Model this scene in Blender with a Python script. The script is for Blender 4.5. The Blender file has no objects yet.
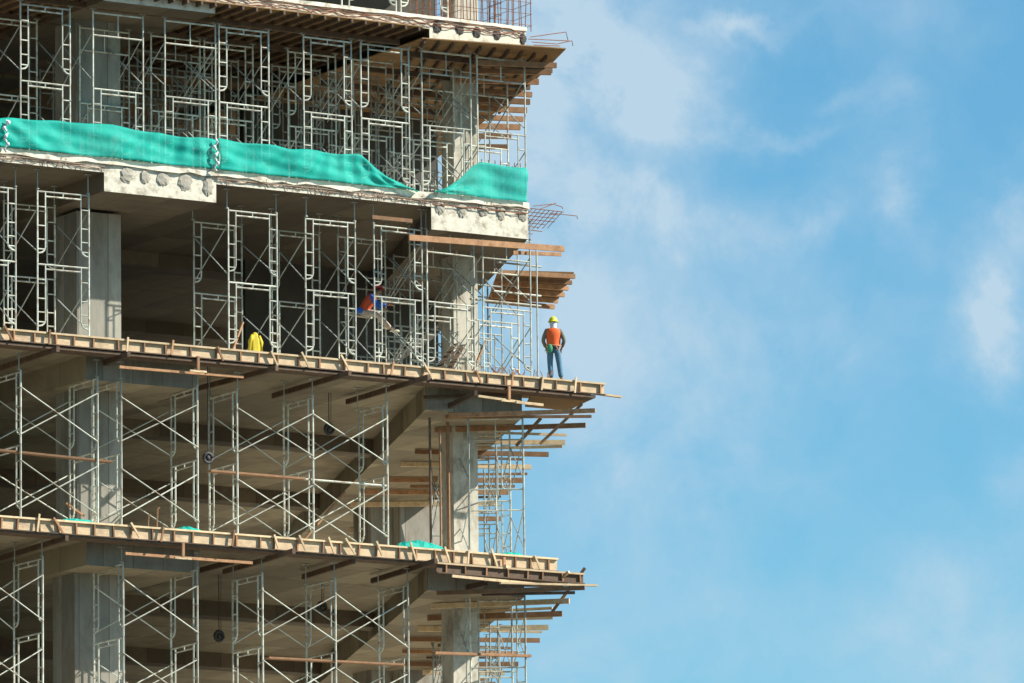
import bpy, bmesh, math, random
from math import sin, cos, pi, radians, sqrt, floor
from mathutils import Vector, Matrix
random.seed(7)
scn = bpy.context.scene
C = scn.collection
# ------------------------------------------------------------------ camera
F = 7600.0                                   # focal length in pixels at 1024 wide
PHI, TH, ROLL, DIST = radians(32), radians(9.8), 0.012, 205.0
H = Vector((sin(PHI)*cos(TH), cos(PHI)*cos(TH), sin(TH)))
_rt = Vector((cos(PHI), -sin(PHI), 0)); _up = _rt.cross(H)
RR = cos(ROLL)*_rt - sin(ROLL)*_up
UU = cos(ROLL)*_up + sin(ROLL)*_rt
_rel = -(H + (530-512)/F*RR - (377-341.5)/F*UU)*DIST
Z0 = 1.6 - _rel.z                            # height of the worker's storey above the street
CAM = _rel + Vector((0, 0, Z0))
cd = bpy.data.cameras.new('camera'); cam = bpy.data.objects.new('camera', cd); C.objects.link(cam)
cd.sensor_width = 36; cd.lens = 36*F/1024; cd.clip_start = 1; cd.clip_end = 6000
cam.matrix_world = Matrix(((RR.x, UU.x, -H.x, CAM.x), (RR.y, UU.y, -H.y, CAM.y), (RR.z, UU.z, -H.z, CAM.z), (0, 0, 0, 1)))
scn.camera = cam
def ray(x, y): return H + (x-512)/F*RR - (y-341.5)/F*UU
def at(x, y, ax, v):
    """world point seen at photo pixel (x, y) on the plane axis=v (ax 1: depth from the facade, ax 2: height)"""
    d = ray(x, y); t = (v-CAM[ax])/d[ax]; return CAM + d*t
def xat(px, y, z):
    """x of the vertical line at depth y passing pixel column px at height z"""
    py = 341
    for _ in range(6):
        p = at(px, py, 1, y); py -= (z-p.z)*36
    return at(px, py, 1, y).x
# ------------------------------------------------------------------ light
SUN = Vector((0.64, -0.47, 0.60)).normalized()
sun_el = math.asin(SUN.z); sun_az = math.atan2(SUN.x, SUN.y)
W = bpy.data.worlds.new('World'); scn.world = W; W.use_nodes = True
nt = W.node_tree; nt.nodes.clear()
def N(nt, t, **kw):
    n = nt.nodes.new(t)
    for k, v in kw.items(): setattr(n, k, v)
    return n
out = N(nt, 'ShaderNodeOutputWorld'); bg = N(nt, 'ShaderNodeBackground')
sky = N(nt, 'ShaderNodeTexSky', sky_type='NISHITA'); sky.sun_disc = False
sky.sun_elevation = sun_el; sky.sun_rotation = sun_az
sky.air_density = 1.0; sky.dust_density = 0.3; sky.ozone_density = 2.5
tc = N(nt, 'ShaderNodeTexCoord')
def vmath(nt, op, a, b=None):
    n = N(nt, 'ShaderNodeVectorMath', operation=op)
    for i, v in enumerate((a, b)):
        if v is None: continue
        if isinstance(v, (tuple, Vector)): n.inputs[i].default_value = tuple(v)
        else: nt.links.new(v, n.inputs[i])
    return n
def mth(nt, op, a, b=None, c=None, clamp=False):
    n = N(nt, 'ShaderNodeMath', operation=op); n.use_clamp = clamp
    for i, v in enumerate((a, b, c)):
        if v is None: continue
        if isinstance(v, (int, float)): n.inputs[i].default_value = v
        else: nt.links.new(v, n.inputs[i])
    return n.outputs[0]
tint = N(nt, 'ShaderNodeMix', data_type='RGBA', blend_type='MULTIPLY'); tint.inputs[0].default_value = 1
nt.links.new(sky.outputs[0], tint.inputs[6]); tint.inputs[7].default_value = (0.92, 1.66, 1.80, 1)
# clouds: soft banks at fixed directions, broken up by noise
dirn = vmath(nt, 'NORMALIZE', tc.outputs['Generated']).outputs[0]
warp = N(nt, 'ShaderNodeTexNoise'); warp.inputs['Scale'].default_value = 34; warp.inputs['Detail'].default_value = 9; warp.inputs['Roughness'].default_value = .62
nt.links.new(dirn, warp.inputs['Vector'])
wv = vmath(nt, 'SUBTRACT', warp.outputs['Color'], (0.5, 0.5, 0.5))
wsc = vmath(nt, 'SCALE', wv.outputs[0]); wsc.inputs['Scale'].default_value = 0.030
wd = vmath(nt, 'ADD', dirn, wsc.outputs[0]).outputs[0]
def blob(px, py, rx, ry, amp):
    """a soft bank of cloud in the direction seen there; rx, ry are half sizes in photo pixels"""
    d = ray(px, py).normalized()
    df = vmath(nt, 'SUBTRACT', wd, d).outputs[0]
    a = vmath(nt, 'DOT_PRODUCT', df, RR).outputs['Value']; b = vmath(nt, 'DOT_PRODUCT', df, UU).outputs['Value']
    a2 = mth(nt, 'POWER', mth(nt, 'ABSOLUTE', mth(nt, 'MULTIPLY', a, F/rx)), 2.0)
    b2 = mth(nt, 'POWER', mth(nt, 'ABSOLUTE', mth(nt, 'MULTIPLY', b, F/ry)), 2.0)
    e = mth(nt, 'EXPONENT', mth(nt, 'MULTIPLY', mth(nt, 'ADD', a2, b2), -1.0))
    return mth(nt, 'MULTIPLY', e, amp)
BL = [(580, 60, 75, 120, .50), (640, 70, 80, 50, .42), (665, 125, 60, 40, .34), (775, 133, 55, 13, .50), (665, 235, 105, 40, .66), (560, 250, 80, 220, .28), (972, 325, 40, 46, .78),
      (892, 222, 30, 44, .50), (745, 3, 60, 14, .42), (840, 100, 34, 14, .30), (875, 125, 24, 24, .25), (1020, 245, 34, 34, .45), (620, 480, 170, 130, .34), (730, 340, 190, 50, .30), (900, 615, 150, 60, .20),
      (560, 660, 110, 80, .25), (1018, 470, 34, 44, .30), (790, 230, 40, 16, .25), (420, 0, 160, 300, .25)]
acc = None
for b in BL:
    v = blob(*b); acc = v if acc is None else mth(nt, 'ADD', acc, v)
n2 = N(nt, 'ShaderNodeTexNoise'); n2.inputs['Scale'].default_value = 55; n2.inputs['Detail'].default_value = 12; n2.inputs['Roughness'].default_value = .62; n2.inputs['Distortion'].default_value = .35
nt.links.new(dirn, n2.inputs['Vector'])
nn = mth(nt, 'MULTIPLY_ADD', mth(nt, 'SUBTRACT', n2.outputs['Fac'], 0.5), 3.4, 0.92)
n3 = N(nt, 'ShaderNodeTexNoise'); n3.inputs['Scale'].default_value = 22; n3.inputs['Detail'].default_value = 5
nt.links.new(wd, n3.inputs['Vector'])
veil = mth(nt, 'MULTIPLY', mth(nt, 'SUBTRACT', n3.outputs['Fac'], 0.40, clamp=True), 2.0)
base = mth(nt, 'MULTIPLY', veil, mth(nt, 'MAXIMUM', mth(nt, 'MULTIPLY_ADD', n2.outputs['Fac'], 2.2, -.45), 0.0))
mask = mth(nt, 'MINIMUM', mth(nt, 'ADD', mth(nt, 'MULTIPLY', acc, nn), base, clamp=True), 0.88)
cm = N(nt, 'ShaderNodeMix', data_type='RGBA'); nt.links.new(mask, cm.inputs[0]); nt.links.new(tint.outputs[2], cm.inputs[6])
cm.inputs[7].default_value = (6.9, 8.9, 10.5, 1)
nt.links.new(cm.outputs[2], bg.inputs['Color']); bg.inputs['Strength'].default_value = 0.05
nt.links.new(bg.outputs[0], out.inputs[0])
sl = bpy.data.lights.new('sun', 'SUN'); sl.energy = 5.0; sl.angle = radians(.5); sl.color = (1, .93, .82)
so = bpy.data.objects.new('sun', sl); C.objects.link(so); so.rotation_euler = (-SUN).to_track_quat('-Z', 'Y').to_euler(); so.location = (40, -60, 90)
scn.view_settings.view_transform = 'Standard'; scn.view_settings.look = 'None'; scn.view_settings.exposure = 0.65; scn.view_settings.gamma = 1
scn.render.engine = 'CYCLES'
# ------------------------------------------------------------------ materials
MATS = {}
def mat(name, col, rough=.8, metal=0, var=.15, scale=6, stain=None, stain_amt=.5, stain_scale=1.2, bump=.0, obj_var=0, stretch=None, trans=0, alpha=1, panels=None):
    m = bpy.data.materials.new(name); m.use_nodes = True; t = m.node_tree; t.nodes.clear()
    o = N(t, 'ShaderNodeOutputMaterial'); p = N(t, 'ShaderNodeBsdfPrincipled')
    p.inputs['Roughness'].default_value = rough; p.inputs['Metallic'].default_value = metal
    c = N(t, 'ShaderNodeTexCoord'); vec = c.outputs['Object']
    if stretch:
        mp = N(t, 'ShaderNodeMapping'); mp.inputs['Scale'].default_value = stretch; t.links.new(vec, mp.inputs[0]); nv = mp.outputs[0]
    else: nv = vec
    n = N(t, 'ShaderNodeTexNoise'); n.inputs['Scale'].default_value = scale; n.inputs['Detail'].default_value = 8; n.inputs['Roughness'].default_value = .65
    t.links.new(nv, n.inputs['Vector'])
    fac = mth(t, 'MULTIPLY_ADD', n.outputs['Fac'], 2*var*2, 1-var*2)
    if obj_var:
        oi = N(t, 'ShaderNodeObjectInfo'); fac = mth(t, 'MULTIPLY', fac, mth(t, 'MULTIPLY_ADD', oi.outputs['Random'], 2*obj_var, 1-obj_var))
    if panels:
        # formwork sheets: a rectangular lay of slightly different sheets with thin joints
        br = N(t, 'ShaderNodeTexBrick'); br.offset = 0
        br.inputs['Scale'].default_value = 1; br.inputs['Brick Width'].default_value = panels[0]; br.inputs['Row Height'].default_value = panels[1]
        br.inputs['Mortar Size'].default_value = .015; br.inputs['Color1'].default_value = (.72, .72, .72, 1); br.inputs['Color2'].default_value = (1.2, 1.2, 1.2, 1); br.inputs['Mortar'].default_value = (.55, .55, .55, 1)
        t.links.new(vec, br.inputs['Vector']); fac = mth(t, 'MULTIPLY', fac, br.outputs['Color'])
    vs = vmath(t, 'SCALE', tuple(col)); t.links.new(fac, vs.inputs['Scale'])
    res = vs.outputs[0]
    if stain:
        s = N(t, 'ShaderNodeTexNoise'); s.inputs['Scale'].default_value = stain_scale; s.inputs['Detail'].default_value = 6; s.inputs['Roughness'].default_value = .7
        mp2 = N(t, 'ShaderNodeMapping'); mp2.inputs['Location'].default_value = (3.1, 7.7, 1.3); t.links.new(nv, mp2.inputs[0]); t.links.new(mp2.outputs[0], s.inputs['Vector'])
        r = N(t, 'ShaderNodeMapRange'); r.inputs['From Min'].default_value = .50; r.inputs['From Max'].default_value = .66; r.inputs['To Max'].default_value = stain_amt
        t.links.new(s.outputs['Fac'], r.inputs['Value'])
        mx = N(t, 'ShaderNodeMix', data_type='RGBA'); t.links.new(r.outputs[0], mx.inputs[0]); t.links.new(res, mx.inputs[6]); mx.inputs[7].default_value = (*stain, 1)
        res = mx.outputs[2]
    t.links.new(res, p.inputs['Base Color'])
    if bump:
        b = N(t, 'ShaderNodeBump'); b.inputs['Strength'].default_value = bump; b.inputs['Distance'].default_value = .02
        t.links.new(n.outputs['Fac'], b.inputs['Height']); t.links.new(b.outputs[0], p.inputs['Normal'])
    sh = p.outputs[0]
    if trans:
        tr = N(t, 'ShaderNodeBsdfTranslucent'); t.links.new(res, tr.inputs[0])
        mx = N(t, 'ShaderNodeMixShader'); mx.inputs[0].default_value = trans; t.links.new(sh, mx.inputs[1]); t.links.new(tr.outputs[0], mx.inputs[2]); sh = mx.outputs[0]
    if alpha < 1:
        tr = N(t, 'ShaderNodeBsdfTransparent'); mx = N(t, 'ShaderNodeMixShader')
        mx.inputs[0].default_value = alpha; t.links.new(tr.outputs[0], mx.inputs[1]); t.links.new(sh, mx.inputs[2]); sh = mx.outputs[0]
    t.links.new(sh, o.inputs[0]); MATS[name] = m; return m
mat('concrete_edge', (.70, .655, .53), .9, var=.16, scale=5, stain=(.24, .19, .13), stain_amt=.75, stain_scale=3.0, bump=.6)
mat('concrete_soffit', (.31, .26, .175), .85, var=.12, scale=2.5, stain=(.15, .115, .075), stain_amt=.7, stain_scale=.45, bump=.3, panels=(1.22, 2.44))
mat('concrete_stained_shaded', (.15, .12, .08), .85, var=.14, scale=2.5, stain=(.09, .07, .05), stain_amt=.75, stain_scale=.45, bump=.3, panels=(1.22, 2.44))  # ply-stained concrete, base darkened further to deepen the interior shade
mat('concrete_column', (.29, .275, .23), .9, var=.22, scale=3, stain=(.17, .14, .10), stain_amt=.8, stain_scale=1.3, bump=.8, panels=(.9, .6), stretch=(1, 1, .35))
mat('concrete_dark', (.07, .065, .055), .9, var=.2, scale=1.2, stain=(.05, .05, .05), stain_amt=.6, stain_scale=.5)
mat('concrete_pale_sunlit', (.50, .47, .39), .9, var=.25, scale=4, stain=(.22, .19, .14), stain_amt=.8, stain_scale=2.0, bump=.8, stretch=(1, 1, .5))  # paler concrete, brightened further in place of sun the joists block
mat('red_cloth', (.50, .07, .02), .8, var=.1)
mat('mortar', (.40, .37, .30), .95, var=.2, scale=14, bump=1)
mat('plywood', (.31, .18, .07), .8, var=.2, scale=3, stain=(.20, .11, .05), stain_amt=.7, stain_scale=2, obj_var=.15, stretch=(.6, 3, 3))
mat('formboard', (.64, .475, .29), .8, var=.28, scale=3, stain=(.36, .26, .16), stain_amt=.85, stain_scale=1.6, stretch=(.9, 1, 2))
mat('timber', (.35, .19, .095), .85, var=.3, scale=5, stain=(.22, .11, .05), stain_amt=.7, stain_scale=4, obj_var=.45, stretch=(1, 1, 1))
mat('timber_pale', (.66, .50, .30), .8, var=.2, scale=5, stain=(.36, .24, .12), stain_amt=.6, stain_scale=4, obj_var=.2)
mat('timber_dark', (.125, .080, .050), .85, var=.3, scale=5, stain=(.05, .028, .018), stain_amt=.6, stain_scale=4, obj_var=.3)
mat('steel', (.56, .58, .49), .6, .0, var=.2, scale=9, stain=(.26, .17, .10), stain_amt=.85, stain_scale=3.5, obj_var=.3)
mat('steel_dull', (.36, .40, .37), .6, .0, var=.15, scale=9, stain=(.12, .07, .045), stain_amt=.8, stain_scale=4, obj_var=.2)
mat('rust_pale', (.42, .30, .22), .9, var=.3, scale=12)
mat('rust', (.32, .15, .09), .85, .1, var=.3, scale=20, stain=(.12, .05, .03), stain_amt=.6, stain_scale=9)
mat('net', (.0, .62, .51), .7, var=.10, scale=2.5, stain=(.0, .50, .42), stain_amt=.5, stain_scale=1.6, trans=.34, alpha=.68, bump=.8)
mat('cord', (.75, .80, .78), .8, var=.1)
mat('hoist', (.035, .035, .035), .6, var=.2)
mat('yellow_cloth', (.66, .52, .03), .7, var=.12, scale=4, trans=.15)
mat('orange_cloth', (.86, .13, .02), .75, var=.1, scale=6)
mat('helmet_yellow', (.72, .70, .03), .35, var=.04)
mat('helmet_red', (.50, .03, .02), .4, var=.04)
mat('skin', (.30, .16, .09), .6, var=.06)
mat('olive_cloth', (.16, .17, .13), .85, var=.15)
mat('blue_cloth', (.02, .10, .42), .8, var=.15)
mat('jeans', (.085, .20, .29), .85, var=.2, scale=9)
mat('khaki_cloth', (.46, .36, .27), .85, var=.15)
mat('white_cloth', (.62, .72, .75), .85, var=.08)
mat('green_pouch', (.05, .30, .14), .7, var=.1)
mat('leather', (.42, .20, .11), .6, var=.1)
mat('boot', (.09, .08, .07), .7, var=.1)
mat('shoe_pale', (.6, .55, .42), .7, var=.1)
mat('ground', (.10, .09, .07), .95, var=.2, scale=.05, stain=(.13, .12, .10), stain_amt=.6, stain_scale=.02)
mat('hair', (.015, .012, .01), .7)
# ------------------------------------------------------------------ mesh helpers
class MB:
    def __init__(s): s.v = []; s.f = []
    def box(s, a, b):
        x0, y0, z0 = a; x1, y1, z1 = b
        return s.hexa([(x0, y0, z0), (x1, y0, z0), (x1, y1, z0), (x0, y1, z0), (x0, y0, z1), (x1, y0, z1), (x1, y1, z1), (x0, y1, z1)])
    def hexa(s, p):
        i = len(s.v); s.v += [tuple(q) for q in p]
        s.f += [(i, i+3, i+2, i+1), (i+4, i+5, i+6, i+7), (i, i+1, i+5, i+4), (i+1, i+2, i+6, i+5), (i+2, i+3, i+7, i+6), (i+3, i, i+4, i+7)]; return s
    def prism(s, poly, z0, z1):
        i = len(s.v); n = len(poly); s.v += [(x, y, z0) for x, y in poly] + [(x, y, z1) for x, y in poly]
        s.f += [tuple(i+k for k in reversed(range(n))), tuple(i+n+k for k in range(n))]
        s.f += [(i+k, i+(k+1) % n, i+n+(k+1) % n, i+n+k) for k in range(n)]; return s
    def beam(s, a, b, w, h):
        """rectangular bar from a to b, width w (sideways), height h"""
        a = Vector(a); b = Vector(b); d = (b-a).normalized()
        side = d.cross(Vector((0, 0, 1)))
        side = Vector((1, 0, 0)) if side.length < 1e-3 else side.normalized()
        up = side.cross(d); side = side*w/2; up = up*h/2
        return s.hexa([a-side-up, b-side-up, b+side-up, a+side-up, a-side+up, b-side+up, b+side+up, a+side+up])
    def tube(s, pts, r, n=6, closed=True):
        pts = [Vector(p) for p in pts]; rings = []
        for k, p in enumerate(pts):
            d = (pts[min(k+1, len(pts)-1)]-pts[max(k-1, 0)]).normalized()
            a = d.cross(Vector((0, 0, 1)))
            a = Vector((1, 0, 0)) if a.length < .05 else a.normalized()
            b = d.cross(a); i = len(s.v); rad = r[k] if isinstance(r, (list, tuple)) else r
            s.v += [tuple(p+a*rad*cos(2*pi*j/n)+b*rad*sin(2*pi*j/n)) for j in range(n)]; rings.append(i)
        for i, j in zip(rings, rings[1:]):
            s.f += [(i+k, i+(k+1) % n, j+(k+1) % n, j+k) for k in range(n)]
        s.f += [tuple(rings[0]+k for k in reversed(range(n))), tuple(rings[-1]+k for k in range(n))]; return s
    def blob(s, c, r, seg=10, rings=6, jit=0, rnd=None):
        c = Vector(c); i0 = len(s.v); rx, ry, rz = r if isinstance(r, (tuple, list)) else (r, r, r)
        for a in range(rings+1):
            th = pi*a/rings
            for b in range(seg):
                k = 1+(rnd.uniform(-jit, jit) if rnd else 0)
                s.v.append((c.x+rx*k*sin(th)*cos(2*pi*b/seg), c.y+ry*k*sin(th)*sin(2*pi*b/seg), c.z+rz*k*cos(th)))
        for a in range(rings):
            for b in range(seg):
                s.f.append((i0+a*seg+b, i0+(a+1)*seg+b, i0+(a+1)*seg+(b+1) % seg, i0+a*seg+(b+1) % seg))
        return s
    def build(s, name, m, parent=None, origin=None, smooth=False):
        me = bpy.data.meshes.new(name); o_ = Vector(origin) if origin is not None else Vector((0, 0, 0))
        me.from_pydata([tuple(Vector(v)-o_) for v in s.v], [], s.f); me.update()
        bm = bmesh.new(); bm.from_mesh(me); bmesh.ops.remove_doubles(bm, verts=bm.verts, dist=1e-5)
        bmesh.ops.recalc_face_normals(bm, faces=bm.faces); bm.to_mesh(me); bm.free()
        if smooth:
            for p in me.polygons: p.use_smooth = True
        me.materials.append(MATS[m]); o = bpy.data.objects.new(name, me); C.objects.link(o)
        o.location = o_
        if parent: o.parent = parent
        return o
def tag(o, label=None, cat=None, group=None, kind=None):
    if label: o['label'] = label
    if cat: o['category'] = cat
    if group: o['group'] = group
    if kind: o['kind'] = kind
    return o
def empty(name, loc, rz=0):
    o = bpy.data.objects.new(name, None); C.objects.link(o); o.location = loc; o.rotation_euler = (0, 0, rz); o.empty_display_size = .3; return o
def copy_tree(root):
    c = root.copy(); C.objects.link(c)
    for ch in root.children:
        d = ch.copy(); C.objects.link(d); d.parent = c
        for g in ch.children:
            e = g.copy(); C.objects.link(e); e.parent = d
    return c
ORD = ['first', 'second', 'third', 'fourth', 'fifth', 'sixth', 'seventh', 'eighth', 'ninth', 'tenth', 'eleventh', 'twelfth', 'thirteenth', 'fourteenth', 'fifteenth', 'sixteenth', 'seventeenth', 'eighteenth', 'nineteenth', 'twentieth']
STOREY = {1: 'bottom storey', 2: 'storey below the standing worker', 3: "standing worker's storey", 4: 'green-netted storey', 5: 'storey cut off at the top'}
# ------------------------------------------------------------------ the frame of the building
LV = {1: Z0-4.90, 2: Z0, 3: Z0+4.76, 4: Z0+9.62, 5: Z0+14.5}
BD = Vector((sin(radians(22)), cos(radians(22)), 0))      # the right-hand side runs back this way
JD = Vector((cos(radians(29)), -sin(radians(29)), 0))     # joists of the right-hand side
XL, YB = -36.0, 29.0
g = MB(); g.box((-3000, -3000, -1), (3000, 3000, 0)); ground = g.build('ground', 'ground'); tag(ground, kind='structure')
bld = empty('concrete_building', (0, 0, 0))
tag(bld, 'unfinished multi-storey concrete building wrapped in steel scaffolding and timber formwork', 'building')
slab_poly = [(XL, .0), (0, .0), (BD.x*YB/BD.y, YB), (XL, YB)]
lb0, lb1 = at(104, 165, 1, 0).x, at(216, 175, 1, 0).x      # left band beam
cb0 = at(431, 197, 1, 0).x
# per level: slab thickness, beam depth
THK = {1: .30, 2: .30, 3: .36, 4: .34, 5: .34}
BEAMD = {1: .95, 2: .95, 3: .98, 4: .62, 5: .6}
alllv = [(k, LV[k]) for k in (1, 2, 3, 4, 5)]
low = []
z = LV[1]-4.85
while z > 3: low.append((0, z)); z -= 4.85
colspots = []
ca = at(97, 470, 1, 2.3).x
for k, z in alllv + low:
    t = THK.get(k, .3); bd = BEAMD.get(k, .95); yb = -.006 if k in (3, 4, 5) else .95
    y0 = .0 if k not in (1, 2) else .04
    sp = [(XL, y0), (0, y0), (BD.x*YB/BD.y, YB), (XL, YB)]
    s = MB().prism(sp, z-t, z-.004 if k in (1, 2) else z).build('floor_slab', 'concrete_soffit' if k < 3 else 'concrete_stained_shaded', bld)
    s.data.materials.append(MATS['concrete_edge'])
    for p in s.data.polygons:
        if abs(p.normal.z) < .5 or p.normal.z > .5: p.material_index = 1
    # band beams: left one square to the facade, corner one along the side
    step = lb0-cb0
    for (a, b, d, hh) in [(lb0, lb1, Vector((0, 1, 0)), bd-(.12 if k == 3 else 0)), (cb0, -.015, BD, bd), (lb0-11.5, lb1-11.5, Vector((0, 1, 0)), bd)]:
        y1 = YB-.01; dx = d.x/d.y*(y1-y0)
        s0 = d.x/d.y*(yb-y0) if yb > 0 else 0
        bm_ = MB().prism([(a+s0, y0+yb), (b+s0, y0+yb), (b+dx, y1), (a+dx, y1)], z-hh, z-t+.05)
        o = bm_.build('band_beam', 'concrete_soffit' if k < 3 else 'concrete_stained_shaded', bld); o.data.materials.append(MATS['concrete_edge'] if k >= 3 else MATS['concrete_column'])
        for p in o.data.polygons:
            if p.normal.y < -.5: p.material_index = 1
    # cross beams deep inside
    for yy in (9.5, 19):
        MB().box((XL+.02, yy, z-.72), (BD.x*yy/BD.y-.1, yy+.7, z-t+.03)).build('cross_beam', 'concrete_stained_shaded', bld)
    # columns under this slab
    bot = (z-4.9 if k != 0 or z > 8 else -0.2)
    if k != 0:
        prev = {1: z-4.85, 2: LV[1], 3: LV[2], 4: LV[3], 5: LV[4]}[k]
    else: prev = max(z-4.85, -.3)
    def col(px_x, yy, wx, wy, cm_='concrete_column'):
        MB().box((px_x-wx/2, yy, prev-.02), (px_x+wx/2, yy+wy, z-bd+.03)).build('column', cm_, bld)
    col(ca+.08, 2.3, 1.32 if k != 1 else 1.5, 1.2); col(ca-11.5, 2.3, 1.15, 1.15)
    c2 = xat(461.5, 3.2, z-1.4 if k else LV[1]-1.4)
    col(c2, 3.0, .78, .6, 'concrete_pale_sunlit')
    for yy in (12.0, 22.0):
        col(ca+.2, yy, 1.1, 1.1); col(ca+.2-11.5, yy, 1.1, 1.1); col(c2+BD.x*(yy+4)/BD.y-1.2, yy+4, 1.0, 1.0)
    if k in (1, 2):
        MB().box((xat(392, 16, z-3), 15.5, prev), (xat(441, 16, z-3), 15.9, z-t+.02)).build('infill_wall', 'concrete_column', bld)
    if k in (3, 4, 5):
        MB().box((-3.6, 9.1, prev), (BD.x*9.1/BD.y-1.0, 9.35, z-t+.02)).build('infill_wall', 'concrete_dark', bld)  # invented wall, added to carry the dark across gaps where sky showed
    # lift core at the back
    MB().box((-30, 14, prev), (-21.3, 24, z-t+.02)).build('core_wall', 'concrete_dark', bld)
    MB().box((XL, YB-.3, prev), (2, YB-.05, z-t+.02)).build('rear_light_blocker', 'concrete_dark', bld)  # added back wall that cuts the light reaching the interior
    MB().box((XL+.05, 1.0, prev), (XL+.25, YB-.35, z-t+.02)).build('side_light_blocker', 'concrete_dark', bld)  # unseen end wall, added so less light enters from the left
# anchor pockets of the stressing cables on the two beam ends of the netted floor and the one above
rnd = random.Random(3)
def pockets(pts, yface, rad, m='mortar'):
    for (px, py) in pts:
        c = at(px, py, 1, yface)
        mb = MB().blob((c.x, yface-.005, c.z), (rad*rnd.uniform(.8, 1.15), .035, rad*rnd.uniform(.9, 1.4)), 11, 8, .22, rnd)
        o = mb.build('anchor_pocket', m, bld, origin=(c.x, yface, c.z))
pockets([(440, 207.5), (462, 210), (483, 210.5), (501, 212), (523, 215)], -.01, .16)
pockets([(127, 175), (145, 177), (163, 179), (185, 181), (208, 186)], -.01, .18)
pockets([(437, 27.5), (460, 30), (477, 32.5), (497, 35), (523, 39)], -.01, .13, 'concrete_dark')
# ragged, rusty bars in the slab edges
def wavy(x0, x1, zc, yy, amp, name, m, r, nstrand=1, ncurl=30, seed=1, parent=None):
    rd = random.Random(seed); mb = MB()
    for s in range(nstrand):
        z_ = zc + rd.uniform(-amp, amp); pts = []
        for i in range(ncurl+1):
            pts.append((x0+(x1-x0)*i/ncurl, yy-rd.uniform(0, .04), z_+rd.uniform(-amp, amp)*.6))
        mb.tube(pts, r, 4)
    return mb.build(name, m, parent)
wavy(cb0, -.05, LV[3]-.27, -.05, .05, 'edge_rebar', 'rust', .012, 2, 16, 4, bld)
wavy(lb1, cb0-.1, LV[3]-.25, -.01, .08, 'edge_rebar', 'rust_pale', .010, 2, 60, 5, bld)
wavy(-20, lb0, LV[3]-.27, -.01, .07, 'edge_rebar', 'rust_pale', .010, 2, 36, 6, bld)
wavy(-10, -.1, LV[4]-.20, -.03, .08, 'edge_rebar', 'rust', .014, 3, 50, 8, bld)
def stirrups(x0, x1, z0, z1, n, seed):
    rd = random.Random(seed); mb = MB()
    for i in range(n):
        x = rd.uniform(x0, x1); mb.tube([(x, -.03, z0), (x+rd.uniform(-.08, .12), -.06, z1)], .010, 4)
    mb.tube([(x0, -.05, (z0+z1)/2), ((x0+x1)/2, -.06, (z0+z1)/2+.02), (x1, -.05, (z0+z1)/2)], .012, 4)
    mb.build('edge_rebar', 'rust_pale', bld)
stirrups(lb1, cb0, LV[3]-.34, LV[3]-.1, 26, 2); stirrups(-18, lb0, LV[3]-.34, LV[3]-.1, 18, 3); stirrups(cb0, 0, LV[3]-.3, LV[3]-.08, 16, 9)
# pale mortar lip along the top of the netted floor
def lip(x0, x1, z, seed, h=.10):
    rd = random.Random(seed); mb = MB(); n = int((x1-x0)/.35); prof = [(rd.uniform(.03, .10), rd.uniform(.6, 1)*h) for _ in range(n+1)]
    for i in range(n):
        xa, xb = x0+(x1-x0)*i/n, x0+(x1-x0)*(i+1)/n; (d0, h0), (d1, h1) = prof[i], prof[i+1]
        mb.hexa([(xa, -d0, z-h0), (xb, -d1, z-h1), (xb, .02, z-h1), (xa, .02, z-h0), (xa, -d0*.6, z+.02), (xb, -d1*.6, z+.02), (xb, .02, z+.02), (xa, .02, z+.02)])
    mb.build('mortar_lip', 'concrete_edge', bld)
lip(-20, .02, LV[3], 3, .19); lip(-20, .02, LV[4], 4, .10)
# chunks of form ply left under the netted floor's edge
# ------------------------------------------------------------------ edge formwork
def edge_form(k, x0, x1, h, name='edge_formwork', label='', y=-.04, pitch=.64, m='formboard', z=None, group=None):
    z = LV[k] if z is None else z
    r = empty(name, (x0, y, z)); tag(r, label, 'formwork', group)
    L = x1-x0
    MB().box((0, 0, -h), (L, .03, 0)).build('form_board', m, r)
    MB().box((0, -.075, -.045), (L, -.002, .004)).build('top_rail', 'timber_pale', r)
    MB().box((-.0, -.085, -h-.03), (L, .03, -h-.002)).build('bottom_rail', 'timber_dark', r)
    rd = random.Random(k); proto = None; x = .3
    while x < L:
        if proto is None: proto = MB().box((0, -.06, -h), (.04, -.002, -.047)).build('stud', 'timber', r); st = proto
        else: st = proto.copy(); C.objects.link(st); st.parent = r
        st.location = (x+rd.uniform(-.05, .05), rd.uniform(-.01, .0), 0); st.rotation_euler = (0, rd.uniform(-.08, .08), 0); x += pitch*rd.uniform(.75, 1.2)
    return r
x2end = at(604, 386, 1, -.04).x; x1end = at(557, 560, 1, -.04).x
edge_form(2, -19.0, x2end, .30, label="long timber edge formwork with studs along the floor the orange-vested worker stands on")
edge_form(1, -19.0, x1end, .34, label='long timber edge formwork with studs along the lower floor edge')
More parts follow.
